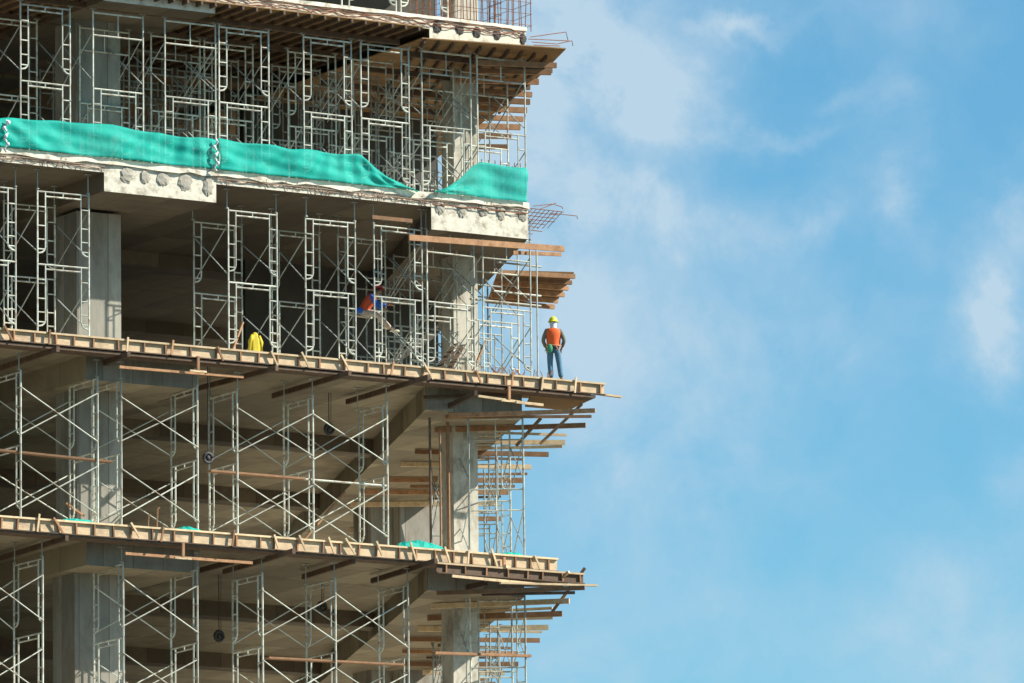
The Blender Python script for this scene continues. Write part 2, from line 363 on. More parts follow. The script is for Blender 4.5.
# timber decks that carry the forms beyond the concrete
def deck(name, poly, z, th, m, label, cat='deck'):
    c = (sum(p[0] for p in poly)/len(poly), sum(p[1] for p in poly)/len(poly), z)
    o = MB().prism(poly, z-th, z).build(name, m, None, origin=c); tag(o, label, cat); return o
b2 = BD*3.0
deck('plywood_deck', [(.005, .0), (x2end-.02, .0), (x2end+b2.x*.8, b2.y*.9), (b2.x+.01, b2.y)], LV[2]-.01, .05, 'plywood', 'dark plywood deck corner under the feet of the standing worker')
deck('plywood_deck', [(.1, .02), (x2end-.25, .02), (x2end+b2.x*.6-.4, b2.y*.8), (b2.x+.1, b2.y*.8)], LV[2]-.36, .04, 'plywood', 'lower plywood sheet beneath the deck corner of the standing worker')
b1 = BD*2.4
deck('plywood_deck', [(.005, .0), (x1end-.02, .0), (x1end+b1.x*.8, b1.y*.9), (b1.x+.01, b1.y)], LV[1]-.01, .05, 'plywood', 'plywood deck at the right end of the lower floor edge')
xe = at(578, 575, 1, -.04).x
deck('plywood_deck', [(-.3, -.03), (xe, -.03), (xe+b1.x*.7, b1.y*.8), (b1.x+.1, b1.y)], LV[1]-.42, .05, 'timber_dark', 'dark tray deck just below the right end of the lower floor edge')
edge_form(1, -3.2, xe, .26, 'tray_formwork', 'short dark timber upstand of the tray below the lower right corner', y=-.30, m='timber_dark', z=LV[1]-.40)
# dark shelf behind and below the edge boards
for k, xe_, w in ((2, x2end-.3, "worker's floor edge"), (1, x1end+.1, 'lower floor edge')):
    z = LV[k]
    o = MB().prism([(-19, -.08), (xe_, -.08), (xe_+.1, .45), (-19, .45)], z-.425, z-.355).build('form_shelf', 'timber_dark', None, origin=(-9, .4, z-.38)); tag(o, 'long thin dark plywood shelf under the '+w, 'formwork')
# ------------------------------------------------------------------ single timbers
def timber(name, a, b, w, h, m, label, cat='beam', group=None):
    a = Vector(a); b = Vector(b); mid = (a+b)/2
    o = MB().beam(a, b, w, h).build(name, m, None, origin=mid); tag(o, label, cat, group); return o
rj = random.Random(77)
def tpx(name, p, q, z, w, h, m, label, cat='beam', group=None):
    p = (p[0]+rj.uniform(-6, 6), p[1]+rj.uniform(-1, 1)); q = (q[0]+rj.uniform(-3, 2), q[1]+rj.uniform(-.8, .8)); h = h*rj.uniform(.72, 1.0)
    if rj.random() < .1 and m == 'timber': m = 'timber_pale'
    return timber(name, at(*p, 2, z), at(*q, 2, z), w, h, m, label, cat, group)
# bearers slanting out under the edge boards
G = 'dark timber bearers under the floor edges'
B2 = [((58, 349), (-8, 371)), ((129, 354), (66, 378)), ((277, 368), (158, 399)), ((350, 373), (273, 396)), ((429, 377), (347, 402)), ((476, 393), (419, 421))]
B1 = [((67, 538), (-8, 561)), ((150, 554), (77, 576)), ((232, 562), (156, 582)), ((294, 551), (224, 572)), ((354, 561), (303, 577)), ((436, 561), (372, 581)), ((486, 583), (437, 595))]
for lst, k, w in ((B2, 2, "worker's floor edge"), (B1, 1, 'lower floor edge')):
    for i, (p, q) in enumerate(lst):
        off = .47
        if i == len(lst)-1: off = .80
        a = at(*p, 2, LV[k]-off); b = at(*q, 2, LV[k]-off)
        timber('bearer', a, b, .09, .14, 'timber_dark', 'dark brown slanting bearer, %s from left under the %s' % (ORD[i], w), 'beam', G)
# joists poking out of the right-hand side
G = 'joists poking out of the right-hand side'
J2 = [(445, 416, 597, 410, 0), (434, 430, 588, 425, 0), (500, 441, 567, 442, 1), (419, 452, 551, 454, 0), (404, 465, 533, 467, 1), (394, 479, 522, 480, 0), (366, 492, 511, 492, 0), (351, 504, 499, 504, 0), (362, 518, 500, 518, 0), (350, 530, 470, 530, 0)]
for i, (xa, ya, xb, yb, pale) in enumerate(J2):
    tpx('joist', (xa, ya), (xb, yb), LV[2]-1.04, .09, .15, 'timber_pale' if pale else 'timber', "%s joist down of the stair-like stack below the worker's floor, right side" % ORD[i], 'beam', G)
J1 = [(437, 594, 586, 587, 0), (426, 606, 572, 601, 0), (430, 619, 561, 613, 0), (417, 630, 549, 627, 0), (409, 640, 538, 641, 0), (398, 652, 519, 653, 0), (409, 663, 520, 664, 0), (420, 672, 505, 673, 1), (405, 683, 497, 684, 0)]
for i, (xa, ya, xb, yb, pale) in enumerate(J1):
    tpx('joist', (xa, ya), (xb, yb), LV[1]-1.04, .09, .15, 'timber_pale' if pale else 'timber', "%s joist down of the stack under the lower floor's right corner" % ORD[i], 'beam', G)
GBt = 'thin battens between the projecting joists'
rb = random.Random(31)
for J_, k, w in ((J2, 2, "worker's floor"), (J1, 1, "lower floor")):
    for i in range(len(J_)-1):
        a, b = J_[i], J_[i+1]; xa = (a[0]+b[0])/2+rb.uniform(10, 90); xb = (a[2]+b[2])/2-rb.uniform(-4, 20); ya = (a[3]+b[3])/2+rb.uniform(-2, 2); xa = min(xa, xb-75)
        tpx('batten', (xa, ya+rb.uniform(-3, 3)), (xb, ya), LV[k]-1.0, .06, .08, rb.choice(('timber', 'timber_dark', 'timber_pale')), "%s thin batten down between the projecting joists under the %s, right side" % (ORD[i], w), 'batten', GBt)
J3 = [(500, 272, 575, 277), (500, 277, 573, 282.5), (498, 283, 567, 289), (496, 289, 563, 295), (494, 295, 558, 301), (492, 301, 555, 307)]
for i, (xa, ya, xb, yb) in enumerate(J3):
    tpx('joist', (xa, ya), (xb, yb), LV[3]-1.02, .10, .14, 'timber', "%s timber down of the cantilever platform up-left of the worker's helmet" % ORD[i], 'beam', G)
pp = [at(*p, 2, LV[3]-.93) for p in ((498, 271), (574, 273), (556, 303), (488, 300))]
deck('plywood_deck', [(p.x, p.y) for p in pp], LV[3]-.90, .03, 'plywood', "plywood sheet on the cantilever platform up-left of the worker's helmet")
J4 = [(470, 62, 556, 65), (468, 70, 552, 72), (462, 80, 537, 82), (460, 90, 533, 94), (458, 99, 532, 102), (456, 108, 528, 111), (454, 117, 524, 120), (450, 126, 520, 128), (448, 136, 514, 137), (446, 146, 506, 147)]
for i, (xa, ya, xb, yb) in enumerate(J4):
    tpx('joist', (xa, ya), (xb, yb), LV[4]-.98, .10, .16, 'timber', '%s joist down of the stack under the topmost right corner' % ORD[i], 'beam', G)
# soffit forms of the topmost floor: ply sheet, slats, bearers, as one falsework table
zt = LV[4]-.66
tb = empty('soffit_formwork', (0, 0, zt)); tag(tb, 'plywood soffit formwork on close-set slats under the topmost floor edge', 'formwork')
pc = [at(*p, 2, zt) for p in ((423, 41), (566, 49), (532, 84), (450, 170))]
px_ = at(150, 2, 2, zt)
def rel(p): return (p[0], p[1])
MB().prism([rel((cb0-.3, -.12)), rel((pc[1].x, pc[1].y)), rel((pc[2].x, pc[2].y)), rel((BD.x*14/BD.y, 14)), rel((cb0-.3, 14))], 0, .03).build('corner_sheet', 'plywood', tb)
MB().prism([(XL+1, -.25), (cb0-.32, -.25), (cb0-.32, 14), (XL+1, 14)], .28, .31).build('field_sheet', 'plywood', tb)
sl_, n_ = None, 0
x = -17.0
while x < cb0-.4:
    if sl_ is None: sl_ = MB().beam((0, -.3, .22), (0, 8, .22), .06, .11).build('slat', 'timber_dark', tb); o = sl_
    else: o = sl_.copy(); C.objects.link(o); o.parent = tb
    o.location = (x, 0, 0); x += .42
x = cb0-.2; q = None
while x < .95:
    if q is None: q = MB().beam((0, 0, -.06), (BD.x*7/BD.y, 7, -.06), .06, .11).build('slat', 'timber_dark', tb); o = q
    else: o = q.copy(); C.objects.link(o); o.parent = tb
    o.location = (x, -.1+max(0, x)*.25, 0); x += .44
for yy in (1.0, 3.2, 5.4, 7.4):
    MB().beam((-18, yy, .10), (cb0-.35, yy, .10), .10, .15).build('bearer', 'timber_dark', tb)
    MB().beam((cb0-.2, yy, -.19), (1.15+yy*.3, yy, -.19), .10, .15).build('bearer', 'timber_dark', tb)
# the same kind of slats lie further in on the netted storey: handled by the table above
# long planks and loose boards
P = [("plank", (409, 237.5), (564, 249), 1, -.35, .05, .16, 'timber', 'long orange-brown plank slung below the concrete beam end, right of the scaffold'),
     ("plank", (513, 252.5), (561, 254.5), 1, .6, .05, .10, 'timber', 'short brown plank just under the long plank, jutting into the sky'),
     ("plank", (119, 367), (243, 377), 1, .15, .08, .07, 'timber', "thin orange plank hanging below the left part of the worker's floor edge"),
     ("plank", (125, 553.5), (252, 563), 1, .15, .08, .07, 'timber', 'thin orange plank hanging below the left part of the lower floor edge'),
     ("plank", (-5, 450), (111, 462), 1, .75, .22, .05, 'timber', 'orange walkway plank across the scaffold at the far left, near the left column'),
     ("plank", (209, 471), (304, 479), 1, .75, .24, .05, 'timber', 'orange walkway plank on the middle scaffold below the yellow cloth'),
     ("plank", (267, 658), (404, 665), 1, .75, .24, .05, 'timber', 'long reddish walkway plank across the scaffold near the bottom edge'),
     ("plank", (434, 653), (530, 656), 1, .9, .16, .07, 'timber', 'orange plank before the corner column at the bottom right'),
     ("plank", (452, 576), (535, 584), 1, -.45, .05, .07, 'timber_pale', 'pale thin board below the lower floor edge near its right corner'),
     ("plank", (500, 583), (597, 585.5), 1, -.5, .10, .05, 'timber_pale', 'pale board jutting right beyond the lower right corner'),
     ("plank", (560, 389), (621, 397), 1, .5, .12, .05, 'timber_pale', 'thin board jutting right beyond the edge past the standing worker'),
     ("plank", (516, 402), (543, 405), 1, -.2, .06, .07, 'timber_pale', "short pale board under the deck, left of the worker's feet"),
     ("plank", (478, 396), (520, 402), 1, -.1, .06, .06, 'timber_pale', 'pale batten under the deck corner, above the corner column'),
     ("plank", (424, 397), (508, 394), 1, .8, .06, .09, 'timber_dark', 'dark batten under the deck above the corner column'),
     ("plank", (375, 134), (417, 141), 1, .2, .05, .10, 'timber', "leftover form board under the ceiling above the climbing worker"),
     ]
for (nm, p, q, ax, v, w, h, m, lab) in P[:-1]:
    timber(nm, at(*p, 1, v), at(*q, 1, v), w, h, m, lab, 'plank')
timber('plank', at(372, 217, 1, .1), at(412, 221, 1, .1), .05, .10, 'timber', 'short form board under the ceiling above the climbing worker', 'plank')
# raking struts of the corner
for p, q, v, lab in [((582, 404), (540, 444), .4, "long raking strut below the worker's deck corner"), ((541, 418), (516, 446), 1.2, "short raking strut nearest the corner column below the worker's deck"),
                     ((585, 568), (552, 612), .3, 'raking strut below the lower right tray'), ((505, 566), (523, 577), -.4, 'small pale strut beside the lower right tray'),
                     ((569, 572), (553, 583), -.45, 'short pale strut at the very end of the lower right tray')]:
    timber('raking_strut', at(*p, 1, v), at(*q, 1, v+.5), .07, .08, 'timber_pale' if 'pale' in lab else 'timber', lab, 'strut')
# hangers under planks
for (px, py, k, lab) in [(198, 363, 2, "small wooden hanger under the worker's floor edge, left half"), (183, 550, 1, 'small wooden hanger under the lower floor edge, left half'), (509, 393, 2, "small wooden hanger under the worker's deck near the corner column"), (504, 564, 1, 'small wooden hanger under the lower floor edge at the right')]:
    a = at(px, py, 1, -.14); timber('hanger', a+Vector((0, 0, .18)), a-Vector((0, 0, .20)), .07, .07, 'timber', lab, 'bracket')
    b = MB().beam(a-Vector((.25, 0, .22)), a+Vector((.25, 0, -.22)), .06, .05).build('hanger_board', 'timber_pale', None, origin=a-Vector((0, 0, .22)))
    tag(b, lab.replace('small wooden hanger', 'short board nailed to the hanger'), 'board')
# kickers nailed across the edge boards
G = 'kicker battens nailed across the edge boards'
rd = random.Random(11)
K1 = [38, 58, 135, 162, 233, 276, 302, 331, 350, 379, 413, 447, 468, 494, 537]
K2 = [8, 49, 127, 172, 220, 274, 305, 345, 392, 428, 478, 512, 542, 575]
for k, lst, w in ((1, K1, 'lower floor edge'), (2, K2, "worker's floor edge")):
    for i, px in enumerate(lst):
        x = xat(px, -.13, LV[k]-.1); d = rd.uniform(.12, .30)*rd.choice((1, 1, -.3)); t = rd.uniform(.02, .12)
        timber('kicker', (x-d/2, -.15, LV[k]+t), (x+d/2, -.15, LV[k]-rd.uniform(.30, .38)), .035, .05, 'timber_pale' if rd.random() < .6 else 'timber', 'small slanted batten, %s from left across the %s' % (ORD[i], w), 'batten', G)
# ------------------------------------------------------------------ scaffold frames
FH, FW, TR = 1.93, 1.50, .0265
def arc(cx, cz, r, a0, a1, n=5): return [(cx+r*cos(a0+(a1-a0)*i/n), 0, cz+r*sin(a0+(a1-a0)*i/n)) for i in range(n+1)]
def door_frame(label, single=False, m='steel'):
    """walk-through frame: two posts, double head bar, inner legs that curve into the posts, rungs"""
    r = empty('steel_scaffold', (0, 0, 0)); tag(r, label, 'scaffold frame')
    w2 = FW/2; inn = w2-.23
    for s in (-1, 1): MB().tube([(s*w2, 0, 0), (s*w2, 0, FH)], TR, 6).build('post', m, r)
    MB().tube([(-w2, 0, FH-.05), (w2, 0, FH-.05)], TR*.85, 6).build('crossbar', m, r)
    MB().tube([(-inn, 0, FH-.17), (inn, 0, FH-.17)], TR*.85, 6).tube([(0, 0, FH-.17), (0, 0, FH-.05)], TR*.7, 5).build('crossbar', m, r)
    for s in (-1, 1):
        mb = MB().tube([(s*inn, 0, FH-.05), (s*inn, 0, .42), (s*(inn+.03), 0, .33), (s*(inn+.10), 0, .27), (s*w2, 0, .24)], TR*.85, 6)
        for zz in (FH-.45, FH-.95, .62, .36): mb.tube([(s*inn, 0, zz), (s*w2, 0, zz)], TR*.7, 5)
        mb.build('inner_leg', m, r)
    return r
def plain_frame(label, m='steel'):
    r = empty('steel_scaffold', (0, 0, 0)); tag(r, label, 'scaffold frame'); w2 = FW/2
    for s in (-1, 1): MB().tube([(s*w2, 0, 0), (s*w2, 0, FH)], TR, 6).build('post', m, r)
    for zz in (FH-.05, FH-.62): MB().tube([(-w2, 0, zz), (w2, 0, zz)], TR*.85, 6).build('crossbar', m, r)
    MB().tube([(0, 0, FH-.62), (0, 0, FH-.05)], TR*.7, 5).build('middle_bar', m, r)
    return r
def one_mesh(root, name, m):
    mb = MB()
    for ch in root.children:
        off = len(mb.v); mb.v += [tuple(v.co) for v in ch.data.vertices]; mb.f += [tuple(off+i for i in p.vertices) for p in ch.data.polygons]
    me = bpy.data.meshes.new(name); me.from_pydata(mb.v, [], mb.f); me.materials.append(MATS[m]); return me
used = {}; rf = random.Random(5)
protoD = door_frame('x'); protoP = plain_frame('x')
meD = one_mesh(protoD, 'steel_scaffold', 'steel_dull'); meP = one_mesh(protoP, 'steel_scaffold', 'steel_dull')
GF = 'steel scaffold frames'
def put_frame(kind, loc, rz, label, full=True, hscale=1):
    if full:
        pr = protoD if kind == 'D' else protoP
        o = pr if (pr.name not in used) else copy_tree(pr); used[pr.name] = 1
    else:
        o = bpy.data.objects.new('steel_scaffold', meD if kind == 'D' else meP); C.objects.link(o)
    rf = random.Random('%.1f %.1f' % (loc[0], loc[1]))
    o.location = (loc[0]+rf.uniform(-.02, .02), loc[1]+rf.uniform(-.03, .03), loc[2]); o.rotation_euler = (rf.uniform(-.003, .003), rf.uniform(-.004, .004), rz+rf.uniform(-.04, .04)); o.scale = (rf.uniform(.985, 1.015), 1, hscale)
    tag(o, label, 'scaffolding', GF); return o
# cross braces
def brace_proto(name, L, hgt, bm='steel'):
    r = empty(name, (0, 0, 0)); tag(r, 'x', 'scaffold brace')
    for s in (-1, 1): MB().tube([(-L/2, .012*s, -s*hgt/2), (L/2, .012*s, s*hgt/2)], .017, 5).build('brace_bar', bm, r)
    return r
BW, BH = 2.42, 1.25
pA = brace_proto('cross_brace', BW, BH); pW = brace_proto('cross_brace', 1.85, BH, 'steel_dull')
usedb = {}
GB = 'steel cross braces of the scaffolding'
def put_brace(pr, mid, rz, label, sx=1):
    o = pr if pr.name not in usedb else copy_tree(pr); usedb[pr.name] = 1
    o.location = mid; o.rotation_euler = (0, rf.uniform(-.02, .02), rz); o.scale = (sx, 1, rf.uniform(.92, 1.06)); tag(o, label, 'scaffold brace', GB)
# screw jacks
jk = MB().tube([(0, 0, 0), (0, 0, .62)], .017, 5).tube([(0, 0, .0), (0, 0, .03)], .05, 6)
jkm = jk.box((-.09, -.06, .62), (.09, .06, .635)).build('screw_jack', 'steel_dull'); jfirst = [True]
GJ = 'screw jacks on top of the scaffold'
def put_jack(loc, h, label, rust=False):
    o = jkm if jfirst[0] else jkm.copy()
    if not jfirst[0]: C.objects.link(o)
    jfirst[0] = False
    o.location = loc; o.scale = (1, 1, h/.635); tag(o, label, 'screw jack', GJ)
ROW = ['front row', 'second row', 'third row', 'fourth row', 'fifth row', 'sixth row', 'seventh row']
# --- storeys with frames square on (parallel to the facade)
S3 = [(-5-12.5, 'D'), (63, 'D'), (252, 'D'), (331, 'D'), (398, 'D'), (450.5, 'P'), (512, 'P')]
S4 = [(45.5, 'D'), (118, 'P'), (190, 'P'), (244, 'D'), (327.5, 'D'), (386, 'D'), (446, 'P'), (501, 'P')]
def square_rows(k, lst, rows, deep_right):
    zb = LV[k-1]; base = .0 if k == 3 else .08; hs = 1 if k == 3 else 1.06
    for ri, y in enumerate(rows):
        for i, (px, kind) in enumerate(lst):
            if ri >= 2 and i < len(lst)-deep_right: continue
            if px < 0 and ri == 0: x = xat(-10, rows[0], zb+2)
            else: x = xat(px if px > 0 else -10, rows[0], zb+2)
            if ri: x += (y-rows[0])*(0 if i < len(lst)-deep_right else BD.x/BD.y*.8)
            n = '%s from left' % ORD[i]
            if x > BD.x/BD.y*y-.55: x = BD.x/BD.y*y-.6
            put_frame('D', (x, y, zb+base), 0, 'lower steel frame, %s in the %s on the %s' % (n, ROW[ri], SN[k]), ri < 2)
            put_frame(kind, (x, y, zb+base+FH), 0, 'upper steel frame, %s in the %s on the %s' % (n, ROW[ri], SN[k]), ri < 2, hs)
            if ri < 2:
                for s, nm in ((-1, 'left'), (1, 'right')):
                    put_jack((x+s*FW/2, y, zb+base+2*FH+(.12 if k == 4 else 0)), LV[k]-THK[k]-(zb+base+2*FH)-(.42 if k == 4 else .01)-(.12 if k == 4 else 0), 'jack on the %s post, %s, %s, %s' % (nm, n, ROW[ri], SN[k]))
            if ri == 0 or (ri == 1 and i >= len(lst)-deep_right):
                for s, nm in ((-1, 'left'), (1, 'right')):
                    dy = rows[ri+1]-y if ri+1 < len(rows) else 1.85
                    for q, (zz, lift) in enumerate(((zb+base+.85, 'lower'), (zb+base+FH+.85, 'upper'))):
                        put_brace(pW, (x+s*FW/2, y+dy/2, zz), pi/2, '%s cross brace %s of frame %s, %s, %s' % (lift, nm, ORD[i], ROW[ri], SN[k]), dy/1.85)
SN = {2: 'storey below the worker', 1: 'bottom storey', 3: "worker's storey", 4: 'green-netted storey', 5: 'cut-off top storey'}
square_rows(3, S3, [.40, 2.25, 4.0, 5.6, 7.2, 8.8], 2)
square_rows(4, S4, [.45, 2.3, 4.1, 5.9, 7.7, 9.5], 7)
# extra frame seen further in, left of the third frame of the worker's storey
# --- storeys with frames end on (square to the facade) and X braces along it
D2 = [19, 97, 121, 198, 238, 313, 387]; X2 = [(19, 97), (121, 198), (238, 313), (313, 387)]
D1 = [-25, 42, 122, 198, 262, 335, 408]; X1 = [(-25, 42), (122, 198), (262, 335), (335, 408)]
def end_rows(k, posts, xs):
    zb = LV[k-1] if k > 1 else LV[1]-4.85; base = .12; yf = .62
    for i, px in enumerate(posts):
        x = xat(px, yf, zb+2); n = ORD[i]+' from left'
        for lift, zz in (('lower', zb+base), ('upper', zb+base+FH)):
            put_frame('D', (x, yf+FW/2, zz), pi/2, '%s end-on steel frame, %s on the %s' % (lift, n, SN[k]))
        for s, nm in ((0, 'front'), (1, 'rear')):
            put_jack((x, yf+FW*s, zb+base+2*FH), LV[k]-.47-(zb+base+2*FH) if s == 0 else LV[k]-.31-(zb+base+2*FH), 'jack on the %s post of frame %s, %s' % (nm, n, SN[k]))
    for j, (a, b) in enumerate(xs):
        xa, xb = xat(a, yf, zb+2), xat(b, yf, zb+2)
        for yy, w in ((yf-.03, 'front'), (yf+FW+.03, 'rear')):
            for lift, zz in (('lower', zb+base+.85), ('upper', zb+base+FH+.85)):
                put_brace(pA, ((xa+xb)/2, yy, zz), 0, '%s %s X brace, %s braced bay from left, %s' % (lift, w, ORD[j], SN[k]), (xb-xa)/BW)
end_rows(2, D2, X2); end_rows(1, D1, X1)
# --- frames on the right-hand side of the two lower storeys
for k in (1, 2):
    zb = LV[k-1] if k > 1 else LV[1]-4.85
    for j in range(5):
        yy = 1.0+j*2.0; c = Vector((BD.x/BD.y*yy, yy, 0))+JD*(-.75)
        if j >= 3: c = c+JD*.4
        for lift, zz in (('lower', zb+.12), ('upper', zb+.12+FH)):
            put_frame('D' if (j+k) % 2 else 'P', (c.x, c.y, zz), -radians(29), '%s steel frame, %s back along the right side, %s' % (lift, ORD[j], SN[k]), j < 2)
        for s, nm in ((-1, 'left'), (1, 'right')):
            q = c+JD*(s*FW/2); put_jack((q.x, q.y, zb+.12+2*FH), LV[k]-1.11-(zb+.12+2*FH) if LV[k]-1.11-(zb+.12+2*FH) > .05 else .06, 'jack on %s post of frame %s back, right side, %s' % (nm, ORD[j], SN[k]))
        if j < 4:
            for s, nm in ((-1, 'left'), (1, 'right')):
                q = c+JD*(s*FW/2)+BD*(2.0/BD.y/2)
                for lift, zz in (('lower', zb+.97), ('upper', zb+.97+FH)):
                    put_brace(pW, (q.x, q.y, zz), pi/2-radians(22), '%s %s brace behind frame %s, right side, %s' % (lift, nm, ORD[j], SN[k]), 1.15)
# --- storey cut off by the top edge: posts standing on the topmost floor
for i, px in enumerate((330, 360, 385, 402)):
    pass
for i, px in enumerate((318, 372, 425)):
    x = xat(px, .6, LV[4]+.5)
    put_frame('D', (x, .6, LV[4]+.1), 0, 'steel frame, %s from left, standing on the topmost floor' % ORD[i])
    put_frame('D', (x, .6, LV[4]+.1+FH), 0, 'upper steel frame, %s from left, over the topmost floor' % ORD[i])
# tall single props
def prop(name, p_bot, v, top, r, m, lab):
    a = at(*p_bot, 1, v); o = MB().tube([a, (a.x, a.y, top)], r, 7).tube([(a.x, a.y, a.z), (a.x, a.y, a.z+.02)], .08, 8).build(name, m, None, origin=a); tag(o, lab, 'prop')
prop('shoring_prop', (449, 549), 1.6, LV[2]-1.12, .05, 'timber', 'upright orange timber prop beside the corner column, storey below the worker')
prop('shoring_prop', (431, 549), 1.2, LV[2]-1.12, .035, 'timber_dark', 'thin dark prop left of the corner column, storey below the worker')
prop('shoring_prop', (441, 552), .9, LV[2]-1.5, .03, 'timber', 'slim orange prop between two others left of the corner column')
prop('shoring_prop', (470, 552), 1.0, LV[2]-.97, .02, 'steel_dull', 'thin steel prop in front of the corner column below the worker')
prop('shoring_prop', (467, 683), 1.0, LV[1]-.97, .02, 'steel', 'thin steel prop before the corner column at the bottom')
prop('shoring_prop', (538, 378), .4, LV[3]-1.0, .022, 'steel', 'tall steel standard nearest to the standing worker')
# horizontal pipes
for p, q, v, lab in [((304, 479), (388, 486), .7, 'pale horizontal pipe continuing the orange plank, below the worker'), ((345, 314), (372, 318), 1.7, 'short pipe ledge the climbing worker sits on'), ((497, 262), (541, 267), .8, 'upper horizontal pipe on the corner scaffold beside the worker'), ((494, 291), (541, 296), .8, 'lower horizontal pipe on the corner scaffold beside the worker'),
                     ((470, 299), (541, 306), 1.4, 'horizontal pipe across the corner column, left of the worker'), ((0, 129), (80, 138), 2.6, 'horizontal pipe behind the green net at the far left'), ((0, 352), (2, 352), 1, '')]:
    if not lab: continue
    a, b = at(*p, 1, v), at(*q, 1, v); o = MB().tube([a, b], .028, 7).build('scaffold_pipe', 'steel', None, origin=(a+b)/2); tag(o, lab, 'pipe')
# ------------------------------------------------------------------ rebar
def starter(name, x0, x1, y0, y1, z, h, nx, ny, lab, ties, seed):
    rd = random.Random(seed); r = empty(name, ((x0+x1)/2, (y0+y1)/2, z)); tag(r, lab, 'rebar'); cx, cy = r.location.x, r.location.y
    first = None
    for i in range(nx):
        for j in range(ny):
            if 0 < i < nx-1 and 0 < j < ny-1: continue
            if first is None: first = MB().tube([(0, 0, -.02), (.01, 0, h*.5), (0, 0, h)], .014, 5).build('vertical_bar', 'rust', r); o = first
            else: o = first.copy(); C.objects.link(o); o.parent = r
            o.location = (x0+(x1-x0)*i/(nx-1)-cx, y0+(y1-y0)*j/(ny-1)-cy, 0); o.rotation_euler = (rd.uniform(-.02, .02), rd.uniform(-.03, .03), 0)
    for t in range(ties):
        zz = .15+t*(h-.3)/max(1, ties-1); a, b, c_, d = (x0-cx-.02, y0-cy-.02, zz), (x1-cx+.02, y0-cy-.02, zz), (x1-cx+.02, y1-cy+.02, zz), (x0-cx-.02, y1-cy+.02, zz)
        MB().tube([a, b, c_, d, a], .008, 4).build('tie', 'rust', r)
starter('rebar_cage', xat(457, 1, LV[4]+.4), xat(497, 1, LV[4]+.4), .8, 1.7, LV[4], 3.0, 7, 4, 'brown column rebar cage on the topmost floor corner, widest of the bar clusters', 9, 1)
starter('rebar_cage', xat(503, .5, LV[4]+.4), xat(526, .5, LV[4]+.4), .25, 1.2, LV[4], 2.2, 5, 3, 'rusty starter bars at the very right end of the topmost floor', 7, 2)
starter('rebar_cage', xat(424, .9, LV[4]+.4), xat(448, .9, LV[4]+.4), .9, 1.6, LV[4], 2.4, 5, 3, 'rusty rebar cage left of the widest one on the topmost floor', 8, 3)
starter('rebar_cage', xat(482, .3, LV[3]+.4), xat(520, .3, LV[3]+.4), .25, .7, LV[3], 1.15, 7, 2, 'rusty starter bars behind the raised right end of the green net', 3, 4)
def bars(name, polys, v, r, lab, m='rust'):
    mb = MB(); c = None
    for pl in polys:
        pts = [at(p[0], p[1], 1, v+(p[2] if len(p) > 2 else 0)) for p in pl]; c = c or pts[0]; mb.tube(pts, r, 5)
    o = mb.build(name, m, None, origin=c); tag(o, lab, 'rebar')
bars('bent_rebar', [[(530, 37), (566, 32), (568, 40)], [(528, 39), (572, 41), (573, 46)], [(532, 42), (557, 44), (570, 41)], [(534, 45), (560, 46)]], .1, .013, 'bent bars poking into the sky from the topmost floor end')
# mesh mat at the netted floor's end
mm = MB(); a0 = at(528, 208, 2, LV[3]-.10); U1 = (at(566, 214, 2, LV[3]-.1)-at(530, 210, 2, LV[3]-.1)); V1 = (at(545, 237, 2, LV[3]-.1)-at(566, 214, 2, LV[3]-.1))
for i in range(8):
    t = i/7; mm.tube([a0+V1*t*1.0-U1*.1, a0+U1*(1.0+rnd.uniform(-.12, .12)-.25*t)+V1*t], .012, 4)
for i in range(9):
    t = i/8; mm.tube([a0+U1*t*.95, a0+U1*t*.95+V1*(1-.3*t)], .012, 4)
o = mm.build('rebar_mat', 'rust', None, origin=a0); tag(o, 'rusty mesh mat jutting into the sky beside the green net', 'rebar')
bars('bent_rebar', [[(533, 206), (553, 204), (562, 207), (563, 209)], [(540, 209), (556, 203)], [(550, 213), (577, 216), (577.5, 219)]], .3, .012, 'thin bent bars over the mesh mat beside the green net')
# ties and rubbish sticking up on the worker's floor
rd = random.Random(21); mb = MB(); c0 = None
for i in range(26):
    px = rd.uniform(486, 548); a = at(px, 378, 1, .15); a.z = LV[2]; c0 = c0 or a
    mb.tube([a, a+Vector((rd.uniform(-.3, .3), 0, rd.uniform(.1, .3)))], .011, 4)
o = mb.build('rebar_offcuts', 'rust', None, origin=c0); tag(o, "small tangle of rusty bar ends on the floor left of the worker's boots", 'rebar')
for (px, lab) in ((155, 'left'), (168, 'right')): pass
for px, py, k, lab in [(157, 524, 1, 'left one of two bars sticking up above the lower floor edge'), (148, 527, 1, 'shorter one of two bars sticking up above the lower floor edge')]:
    a = at(px, py, 1, .3); a.z = LV[k]; o = MB().tube([a, a+Vector((.02, 0, .55 if px > 150 else .35)), a+Vector((.08, 0, .6 if px > 150 else .4))], .018, 5).build('starter_bar', 'timber', None, origin=a); tag(o, lab, 'rebar')
